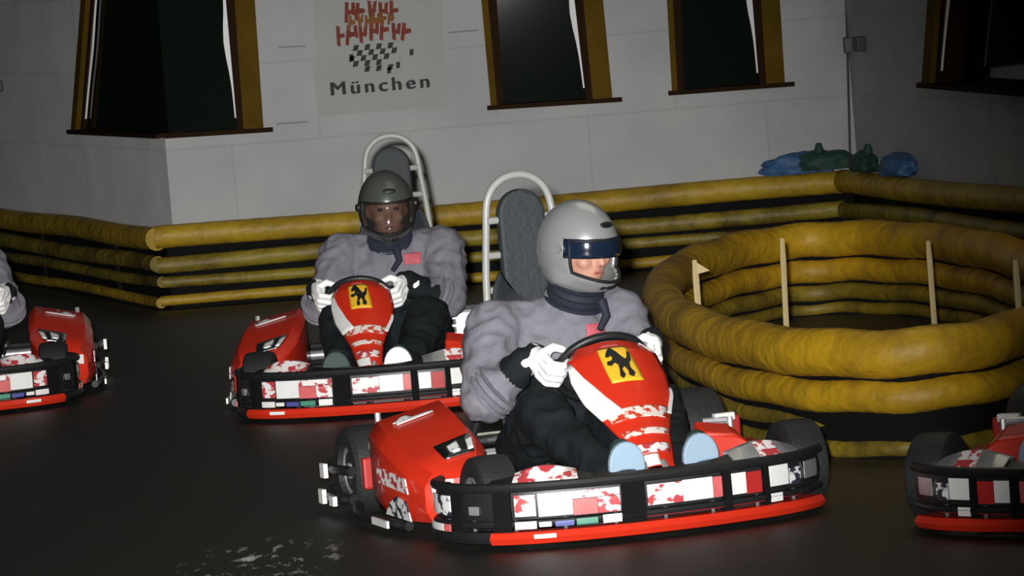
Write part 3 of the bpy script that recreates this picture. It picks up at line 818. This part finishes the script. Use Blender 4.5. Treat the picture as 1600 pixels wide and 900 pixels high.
    # white side panel, badge, bands
    def q4(p0, p1, p2, p3):
        def f(u, v):
            a_ = (p0[0] + (p1[0] - p0[0]) * v, p0[1] + (p1[1] - p0[1]) * v); b_ = (p3[0] + (p2[0] - p3[0]) * v, p3[1] + (p2[1] - p3[1]) * v)
            return (a_[0] + (b_[0] - a_[0]) * u, a_[1] + (b_[1] - a_[1]) * u)
        return f
    on_fairing(q4((.27, -1.0), (.27, -.93), (.60, -.40), (.62, -1.0)), 'fairing_side_panel', M['white'], fa, .006)
    on_fairing(q4((.10, .90), (.10, .99), (.24, .99), (.24, .86)), 'fairing_side_panel', M['white'], fa, .006)
    on_fairing(q4((.46, .93), (.46, 1.0), (.62, 1.0), (.62, .85)), 'fairing_side_panel', M['white'], fa, .006)
    bd = on_fairing(q4((.225, -.40), (.225, .24), (.44, .34), (.44, -.34)), 'badge', M['yellow'], fa, .006)
    # rearing horse: body, neck, head, legs, tail as small flat shapes in badge coordinates
    def bpoly(pts):
        bm = bmesh.new(); f_, g_ = [], []
        for (x, y) in pts:
            t = .235 + (1 - y) * .195; a_ = -.36 + x * .62
            f_.append(bm.verts.new(S(t, a_) + Sn(t, a_) * .012)); g_.append(bm.verts.new(S(t, a_) + Sn(t, a_) * .008))
        bm.faces.new(f_); bm.faces.new(g_[::-1])
        for i in range(len(f_)): bm.faces.new((f_[i], g_[i], g_[(i + 1) % len(f_)], f_[(i + 1) % len(f_)]))
        return bm
    horse = [(.12, .70), (.20, .84), (.32, .95), (.40, .90), (.52, .80), (.62, .66), (.72, .56), (.80, .62), (.88, .80), (.95, .74), (.90, .52), (.80, .42), (.78, .28), (.88, .14), (.80, .04), (.66, .10), (.68, .24), (.60, .36), (.50, .26), (.54, .10), (.44, .02), (.36, .10), (.42, .28), (.44, .42), (.36, .50), (.22, .42), (.10, .46), (.12, .54), (.26, .56), (.34, .64), (.30, .72), (.22, .68)]
    P('badge_emblem', bpoly(horse), M['black'], False, 0, bd)
    on_fairing(q4((.185, -.30), (.185, .12), (.208, .14), (.208, -.30)), 'fairing_print', M['pink'], fa, .006)
    for t0, t1, w, m_ in ((.585, .655, .86, 'band_print'), (.725, .765, .85, 'band_print'), (.83, .90, .75, 'print')):
        st = on_fairing(q4((t0, -w), (t0, w), (t1, w), (t1, -w)), 'fairing_band', M[m_], fa, .006)
    on_fairing(q4((.91, -.9), (.91, .1), (1.0, .1), (1.0, -.9)), 'fairing_print', M['white'], fa, .006)
    # bracket and brackets under the nose, pedals
    bm = bmesh.new(); tube(bm, [(-.03, -.60, .19), (-.05, -.72, .08)], .010, 8); tube(bm, [(.03, -.60, .19), (.05, -.72, .08)], .010, 8); P('nose_bracket', bm, M['alu'])
    for sx in (-1, 1):
        bm = bmesh.new(); tube(bm, smooth_path([(sx * .20, -.70, .07), (sx * .19, -.715, .15), (sx * .15, -.715, .185), (sx * .10, -.715, .185)], 4), .008, 8); P('pedal', bm, M['chrome'])
        bm = bmesh.new(); box(bm, (sx * .27, -.62, .10), (.05, .08, .08)); P('brake_reservoir', bm, M['alu'], False, .01)
        if sx < 0: continue
        bm = bmesh.new(); prism(bm, [Vector((sx * .225, -.30, .07)), Vector((sx * .31, -.30, .07)), Vector((sx * .36, -.38, .225)), Vector((sx * .33, -.36, .255)), Vector((sx * .235, -.33, .27))], (0, -.09, -.03)); P('leg_guard', bm, M['red'], False, .01)
    return K

# ================================================================== DRIVER
def capsule(bm, p0, r0, p1, r1):
    p0, p1 = Vector(p0), Vector(p1)
    for p, r in ((p0, r0), (p1, r1)):
        m_ = Matrix.Translation(p); bmesh.ops.create_icosphere(bm, subdivisions=2, radius=r, matrix=m_)
    d_ = p1 - p0
    if d_.length > 1e-4:
        q = d_.to_track_quat('Z', 'Y').to_matrix().to_4x4()
        bmesh.ops.create_cone(bm, cap_ends=True, segments=16, radius1=r0, radius2=r1, depth=d_.length, matrix=Matrix.Translation((p0 + p1) / 2) @ q)
def ellip(bm, c, r, R=None):
    m_ = Matrix.Translation(Vector(c)) @ (R.to_4x4() if R else Matrix.Identity(4)) @ Matrix.Diagonal((*r, 1))
    bmesh.ops.create_icosphere(bm, subdivisions=3, radius=1, matrix=m_)
def remeshed(name, bm, voxel, smooth_it, mats, parent, bones=None, wrinkle=0, face_fn=None):
    me = bpy.data.meshes.new('tmp'); bm.to_mesh(me); bm.free()
    t = bpy.data.objects.new('tmp', me); COL.objects.link(t)
    r = t.modifiers.new('r', 'REMESH'); r.mode = 'VOXEL'; r.voxel_size = voxel
    s = t.modifiers.new('s', 'SMOOTH'); s.iterations = smooth_it; s.factor = .5
    bpy.context.view_layer.update()
    m2 = bpy.data.meshes.new_from_object(t.evaluated_get(bpy.context.evaluated_depsgraph_get()))
    bpy.data.objects.remove(t)
    m2.materials.clear()
    for x in mats: m2.materials.append(x)
    if face_fn:
        for p in m2.polygons: p.material_index = face_fn(p.center)
    if wrinkle:
        vm = {}
        for p in m2.polygons:
            for v in p.vertices: vm[v] = p.material_index
        for v in m2.vertices:
            if vm.get(v.index, 0) in (0, 1):
                c = v.co
                n_ = 1 - 3.2 * abs(noise.noise(Vector((c.x * 7 + c.z * 5, c.y * 7, c.z * 15 - c.x * 6)))) + .7 * (1 - 3 * abs(noise.noise(c * 17)))
                v.co = c + v.normal * n_ * wrinkle
    for p in m2.polygons: p.use_smooth = True
    o = bpy.data.objects.new(name, m2); COL.objects.link(o); o.parent = parent
    return o
def seg_d(p, a, b):
    a, b = Vector(a), Vector(b); ab = b - a; t = max(0, min(1, (p - a).dot(ab) / max(ab.length_squared, 1e-9))); return (p - (a + ab * t)).length, t

def helmet(parent, C, R, shell, raised, emblem=True):
    """C centre, R orientation (face along local -Y)"""
    def pos(az, el, k=1.0):
        ce = math.cos(el); x = .115 * math.sin(az) * ce; y = -.142 * math.cos(az) * ce; z = (.153 if el > 0 else .156) * math.sin(el)
        if el < math.radians(-12):
            f = max(0, math.cos(az)) ** 1.5 * min(1, (math.radians(-12) - el) / .35); y -= .036 * f
            low = max(0, (-el - math.radians(35)) / 1.0)
            z += low * .02
        if math.cos(az) < 0 : y *= 1.04
        return C + R @ (Vector((x, y, z)) * k)
    NA, NE = 60, 40
    els = [math.radians(-62 + 152 * i / NE) for i in range(NE + 1)]
    azs = [2 * PI * j / NA - PI for j in range(NA)]
    LOW = lambda az: math.radians(-20 - 15 * max(0, math.cos(az * 1.35)))
    port = lambda az, el: abs(az) < math.radians(62) * (1 - .10 * max(0, (math.radians(-4) - el))) and LOW(az) < el < math.radians(15)
    bm = bmesh.new(); G = [[bm.verts.new(pos(a_, e_)) for a_ in azs] for e_ in els[:-1]]; topv = bm.verts.new(pos(0, PI / 2))
    for i in range(NE - 1):
        for j in range(NA):
            am = azs[j] + PI / NA; em = (els[i] + els[i + 1]) / 2
            if port(am, em): continue
            bm.faces.new((G[i][j], G[i][(j + 1) % NA], G[i + 1][(j + 1) % NA], G[i + 1][j]))
    for j in range(NA): bm.faces.new((G[NE - 1][j], G[NE - 1][(j + 1) % NA], topv))
    h = fin('helmet', bm, shell, parent); md = h.modifiers.new('s', 'SOLIDIFY'); md.thickness = .014; md.offset = -1 if True else 1
    md2 = h.modifiers.new('u', 'SUBSURF'); md2.levels = 1; md2.render_levels = 1
    # trim round the eye port
    e0, e1, aw = math.radians(-23.6), math.radians(14.6), math.radians(61)
    path = [pos(-aw + 2 * aw * k / 20, e1, 1.004) for k in range(21)] + [pos(aw, e1 + (LOW(aw) - e1) * k / 6, 1.004) for k in range(1, 6)] + \
           [pos(aw - 2 * aw * k / 20, LOW(aw - 2 * aw * k / 20), 1.004) for k in range(21)] + [pos(-aw, LOW(aw) + (e1 - LOW(aw)) * k / 6, 1.004) for k in range(1, 6)]
    bm = bmesh.new(); tube(bm, path, .0055, 8, True); fin('port_trim', bm, M['black'], h)
    # visor strip
    v0, v1, vm_ = (math.radians(-5), math.radians(17), M['visor']) if not raised else (math.radians(-30), math.radians(16), M['visor2'])
    bm = bmesh.new(); va = math.radians(70); g = [[bm.verts.new(pos(-va + 2 * va * j / 28, v0 + (v1 - v0) * i / 5, 1.035)) for j in range(29)] for i in range(6)]
    for i in range(5):
        for j in range(28): bm.faces.new((g[i][j], g[i][j + 1], g[i + 1][j + 1], g[i + 1][j]))
    v = fin('visor', bm, vm_, h); md = v.modifiers.new('s', 'SOLIDIFY'); md.thickness = .003
    for sx in (-1, 1):
        bm = bmesh.new(); c_ = pos(sx * math.radians(78), math.radians(5), 1.0); d_ = (c_ - C).normalized()
        tube(bm, [c_ - d_ * .004, c_ + d_ * .012], [.017, .014], 14); fin('visor_pivot', bm, M['alu'] if not raised else M['black'], h)
    # forehead vent / emblem and chin vents
    bm = bmesh.new(); ce = pos(math.radians(4), math.radians(33), 1.01); nn = (ce - C).normalized(); q = nn.to_track_quat('Z', 'Y').to_matrix()
    ellip(bm, ce, (.027, .011, .006), q); fin('forehead_vent', bm, M['black'], h)
    bm = bmesh.new()
    for sx in (-1, 0, 1): ce = pos(math.radians(14 * sx), math.radians(-46), 1.01); nn = (ce - C).normalized(); ellip(bm, ce, (.014, .006, .004), nn.to_track_quat('Z', 'Y').to_matrix())
    fin('chin_vent', bm, M['black'], h)
    return h

def build_person(label, head_yaw, shell, raised, lean=0.0, fx=0.0, hz=.775, elx=(.30, .19), feet=((-.108, 0, 'sole'), (.108, 0, 'sole')), wz=.44, wrad=.145):
    Pn = thing('person', label, 'person')
    cw = Vector((fx, -.10, wz)); U = Vector((0, -.6, .8)); Nn = Vector((0, .8, .6)); X = Vector((1, 0, 0))
    HC = Vector((lean, .10, hz)); HR = Matrix.Rotation(head_yaw, 3, 'Z') @ Matrix.Rotation(math.radians(6), 3, 'X')
    nk = Vector((lean * .7, .17, .62))
    J, T, Cc, Sk = 0, 1, 2, 3
    bones = [((0, .24, .20), .135, (lean * .3, .26, .36), .15, J), ((lean * .3, .26, .36), .15, (lean * .5, .22, .51), .155, J),
             ((-.10, .20, .48), .11, (.10, .20, .48), .11, J), ((-.17, .20, .565), .078, (.17, .20, .565), .078, J),
             ((lean * .5, .22, .52), .12, nk, .085, J), (nk, .075, HC + HR @ Vector((0, .03, -.10)), .062, Cc),
             ((lean * .6, .12, .60), .055, (lean * .6, .16, .64), .075, Cc)]
    elb, hand = {}, {}
    for sx in (-1, 1):
        an = math.radians(172 if sx < 0 else 8)
        G = cw + X * math.cos(an) * wrad + U * math.sin(an) * wrad * .86
        O = (X * math.cos(an) + U * math.sin(an)).normalized()
        hand[sx] = (G, O, (-X * math.sin(an) + U * math.cos(an)).normalized() * (1 if sx > 0 else -1))
        sh = Vector((sx * .205, .19, .565)); el = Vector((sx * elx[0 if sx < 0 else 1], .04, .37)); wr = G + O * .05 + Nn * .075 - U * .01
        elb[sx] = (sh, el, wr)
        bones += [(sh, .090, el, .076, J), (el, .074, lerp(el, wr, .25), .068, J), (lerp(el, wr, .2), .066, wr, .040, T)]
        hip = Vector((sx * .11, .20, .17)); kn = Vector((-.20 if sx < 0 else .16, -.20, .325)); ft = feet[0 if sx < 0 else 1]; ak = Vector((ft[0], -.56, .15 + ft[1]))
        bones += [(hip, .115, kn, .080, T), (kn, .080, lerp(kn, ak, .35) + Vector((0, 0, -.01)), .068, T), (lerp(kn, ak, .35) + Vector((0, 0, -.01)), .066, ak, .046, T)]
    bones.append(((-.10, .22, .17), .12, (.10, .22, .17), .12, T))
    bm = bmesh.new()
    for p0, r0, p1, r1, _ in bones: capsule(bm, p0, r0, p1, r1)
    # head inside the helmet: skull, jaw, nose, brow, ears
    H = lambda v: HC + HR @ Vector(v)
    ellip(bm, H((0, .005, .015)), (.076, .095, .105), HR); ellip(bm, H((0, -.035, -.055)), (.056, .055, .058), HR)
    capsule(bm, H((0, -.088, .005)), .010, H((0, -.108, -.030)), .014)
    for sx in (-1, 1):
        ellip(bm, H((sx * .078, .01, -.01)), (.010, .020, .03), HR); ellip(bm, H((sx * .040, -.068, -.028)), (.024, .022, .020), HR)
        capsule(bm, H((sx * .012, -.088, .028)), .009, H((sx * .045, -.080, .030)), .008)
    capsule(bm, H((-.018, -.082, -.062)), .008, H((.018, -.082, -.062)), .008)
    def face_fn(c):
        if (c - HC).length < .135 and (HR.inverted() @ (c - HC)).z > -.085: return Sk
        best, bi = 9, 0
        for p0, r0, p1, r1, mi in bones:
            d_, t_ = seg_d(c, p0, p1); d_ -= r0 + (r1 - r0) * t_
            if d_ < best - (.012 if mi == T else 0): best, bi = d_, mi
        if bi == J and abs(c.x) < .20 and c.z < wz + .03 + .01 * math.sin(c.x * 30): bi = T
        if bi == Cc and (c - HC).length > .165: bi = J
        return bi
    body = remeshed('body', bm, .0095, 5, [M['jacket'], M['trousers'], M['collar'], M['skin']], Pn, bones, .0075, face_fn)
    for sx in (-1, 1):
        bm = bmesh.new(); ellip(bm, H((sx * .032, -.082, .010)), (.013, .008, .007), HR); fin('eye', bm, M['eye'], Pn)
    bm = bmesh.new(); capsule(bm, H((-.016, -.092, -.062)), .004, H((.016, -.092, -.062)), .004); fin('lips', bm, M['lip'], Pn)
    helmet(Pn, HC + Vector((0, 0, .005)), HR, shell, raised)
    # strap end hanging at the chin
    bm = bmesh.new(); a_ = H((.02, -.08, -.15)); tube(bm, [a_, a_ + Vector((.01, -.01, -.05)), a_ + Vector((-.02, -.02, -.09))], [.018, .014, .010], 8); fin('chin_strap', bm, M['collar'], Pn)
    # neck gaiter over the jacket collar, cuffs where the grey sleeve ends
    def ringtube(name, a_, b_, ra, rb, m_):
        bm = bmesh.new(); a_, b_ = Vector(a_), Vector(b_); n_ = 10
        pts = [lerp(a_, b_, k / n_) for k in range(n_ + 1)]; rr = [(ra + (rb - ra) * k / n_) * (1 + .07 * math.sin(k * 2.2)) for k in range(n_ + 1)]
        rr[0] *= .8; rr[-1] *= .8; tube(bm, pts, rr, 24); return fin(name, bm, m_, Pn)
    ringtube('neck_gaiter', nk + Vector((0, -.03, .0)), H((0, .0, -.10)), .090, .082, M['collar'])
    for sx in (-1, 1):
        sh, el, wr = elb[sx]; c0 = lerp(el, wr, .15); d_ = (wr - el).normalized()
        ringtube('sleeve_cuff', c0 - d_ * .034, c0 + d_ * .034, .083, .080, M['jacket'])
    # gloves
    for sx in (-1, 1):
        G, O, Tn = hand[sx]; sh, el, wr = elb[sx]
        bm = bmesh.new()
        capsule(bm, wr, .036, lerp(wr, el, .22), .046)
        pc = G + O * .040 + Nn * .028
        capsule(bm, wr, .032, pc + Tn * .018, .026); capsule(bm, wr, .032, pc - Tn * .022, .026); capsule(bm, pc + Tn * .03, .021, pc - Tn * .034, .021)
        for i, ln in enumerate((.92, 1.05, 1.0, .84)):
            off = Tn * (.036 - i * .025)
            b0 = G + O * .045 + Nn * .012 + off; b1 = G + O * (.036 * ln) - Nn * (.030 * ln) + off * 1.02; b2 = G - O * (.004) - Nn * (.038 * ln) + off; b3 = G - O * (.028 * ln) - Nn * .012 + off * .96
            capsule(bm, b0, .0125, b1, .0118); capsule(bm, b1, .0118, b2, .0112); capsule(bm, b2, .0112, b3, .0100)
        t0 = pc + Tn * .030 + Nn * .004; t1 = G + O * .012 + Nn * .036 + Tn * .052; t2 = G - O * .018 + Nn * .026 + Tn * .050
        capsule(bm, t0, .0155, t1, .0135); capsule(bm, t1, .0135, t2, .0115)
        remeshed('glove', bm, .0042, 2, [M['glove']], Pn)
    # shoes, soles towards the front
    for sx in (-1, 1):
        bm = bmesh.new(); ft = feet[0 if sx < 0 else 1]; an = Vector((ft[0], -.575, .13 + ft[1]))
        capsule(bm, an, .046, an + Vector((0, -.045, -.03)), .040); capsule(bm, an + Vector((0, -.045, -.03)), .040, an + Vector((sx * .01, -.085, .07)), .042); capsule(bm, an + Vector((sx * .01, -.085, .07)), .042, an + Vector((sx * .012, -.085, .115)), .036)
        sh_ = remeshed('shoe', bm, .007, 3, [M['shoe']], Pn)
        bm = bmesh.new(); pts = []
        for k in range(24):
            q = 2 * PI * k / 24; w = .056 + .004 * math.sin(q)
            z_ = .080 * math.sin(q) if math.sin(q) > 0 else .030 * math.sin(q)
            pts.append(an + Vector((sx * .008 + math.cos(q) * w, -.128 - .10 * (z_ - .02) * .15, z_ + .062)))
        prism(bm, pts, (0, .022, .002)); fin('sole', bm, M[ft[2]], sh_, False, .005)
    # chest patch lying on the jacket
    bvh = BVHTree.FromObject(body, bpy.context.evaluated_depsgraph_get()) if False else BVHTree.FromPolygons([v.co for v in body.data.vertices], [p.vertices[:] for p in body.data.polygons])
    bm = bmesh.new(); g = []
    ok = True
    for i in range(7):
        row = []
        for j in range(9):
            o_ = Vector((.055 + j * .0085, -.5, .515 + i * .0075)); hit = bvh.ray_cast(o_, Vector((0, 1, 0)))
            row.append(bm.verts.new((hit[0] if hit[0] else Vector((o_.x, .1, o_.z))) + Vector((0, -.004, 0))))
        g.append(row)
    for i in range(6):
        for j in range(8): bm.faces.new((g[i][j], g[i][j + 1], g[i + 1][j + 1], g[i + 1][j]))
    pt = fin('chest_patch', bm, M['patch'], Pn); md = pt.modifiers.new('s', 'SOLIDIFY'); md.thickness = .003; md.offset = 0
    return Pn

# ------------------------------------------------------------------ placing karts and drivers
F_YAW, R_YAW = math.radians(18), math.radians(-4)
def origin_from(px, yaw, ahead=.52):
    """px: picture point of the ground under the middle of the front axle"""
    p = at_z(*px, 0); return Vector((p.x - math.sin(yaw) * ahead, p.y + math.cos(yaw) * ahead, 0))
oF = origin_from((1014, 818), F_YAW)
oR = origin_from((606, 638), R_YAW)
k1 = build_kart(.035, -.015, 1.0, .44, .145); k1.location = oF; k1.rotation_euler.z = F_YAW
k1['label'] = 'red go-kart in front, its bumper nearest the camera, driver in bright silver helmet'
k2 = build_kart(-.115, -.055, .80, .405, .125, .92); k2.location = oR; k2.rotation_euler.z = R_YAW
k2['label'] = 'red go-kart following behind on the left, partly hidden by the front kart'
k1['group'] = k2['group'] = 'red go-karts on the track'
p1 = build_person('person in grey jacket and bright silver helmet turned right, driving the front kart', math.radians(24), M['helmet'], False, .06, .03, .79)
p1.location = oF; p1.rotation_euler.z = F_YAW
p2 = build_person('person in grey jacket and darker helmet facing the camera, driving the kart behind', math.radians(10), M['helmet2'], True, .0, -.115, .745, (.28, .22), ((-.16, -.02, 'shoe'), (.065, -.02, 'glove')), .405, .125)
p2.location = oR; p2.rotation_euler.z = R_YAW
def mirrored(src, loc, yaw, label):
    k = copy_tree(src); k.location = loc; k.rotation_euler.z = yaw; k.scale.x = -1; k['label'] = label; return k
# kart and driver cut off by the left edge
L_YAW = math.radians(4)
oL = origin_from((-90, 645), L_YAW)
mirrored(k2, oL, L_YAW, 'red go-kart cut off by the left edge of the picture')
mirrored(p2, oL, L_YAW, 'person in grey jacket and white gloves in the kart at the left edge')
# kart and driver cut off by the right edge
Q_YAW = math.radians(-27)
oQ = origin_from((1724, 812), Q_YAW)
mirrored(k1, oQ, Q_YAW, 'red go-kart cut off by the right edge, only its front corner showing')
mirrored(p1, oQ, Q_YAW, 'person in black trousers and pale-soled shoes in the kart at the right edge')
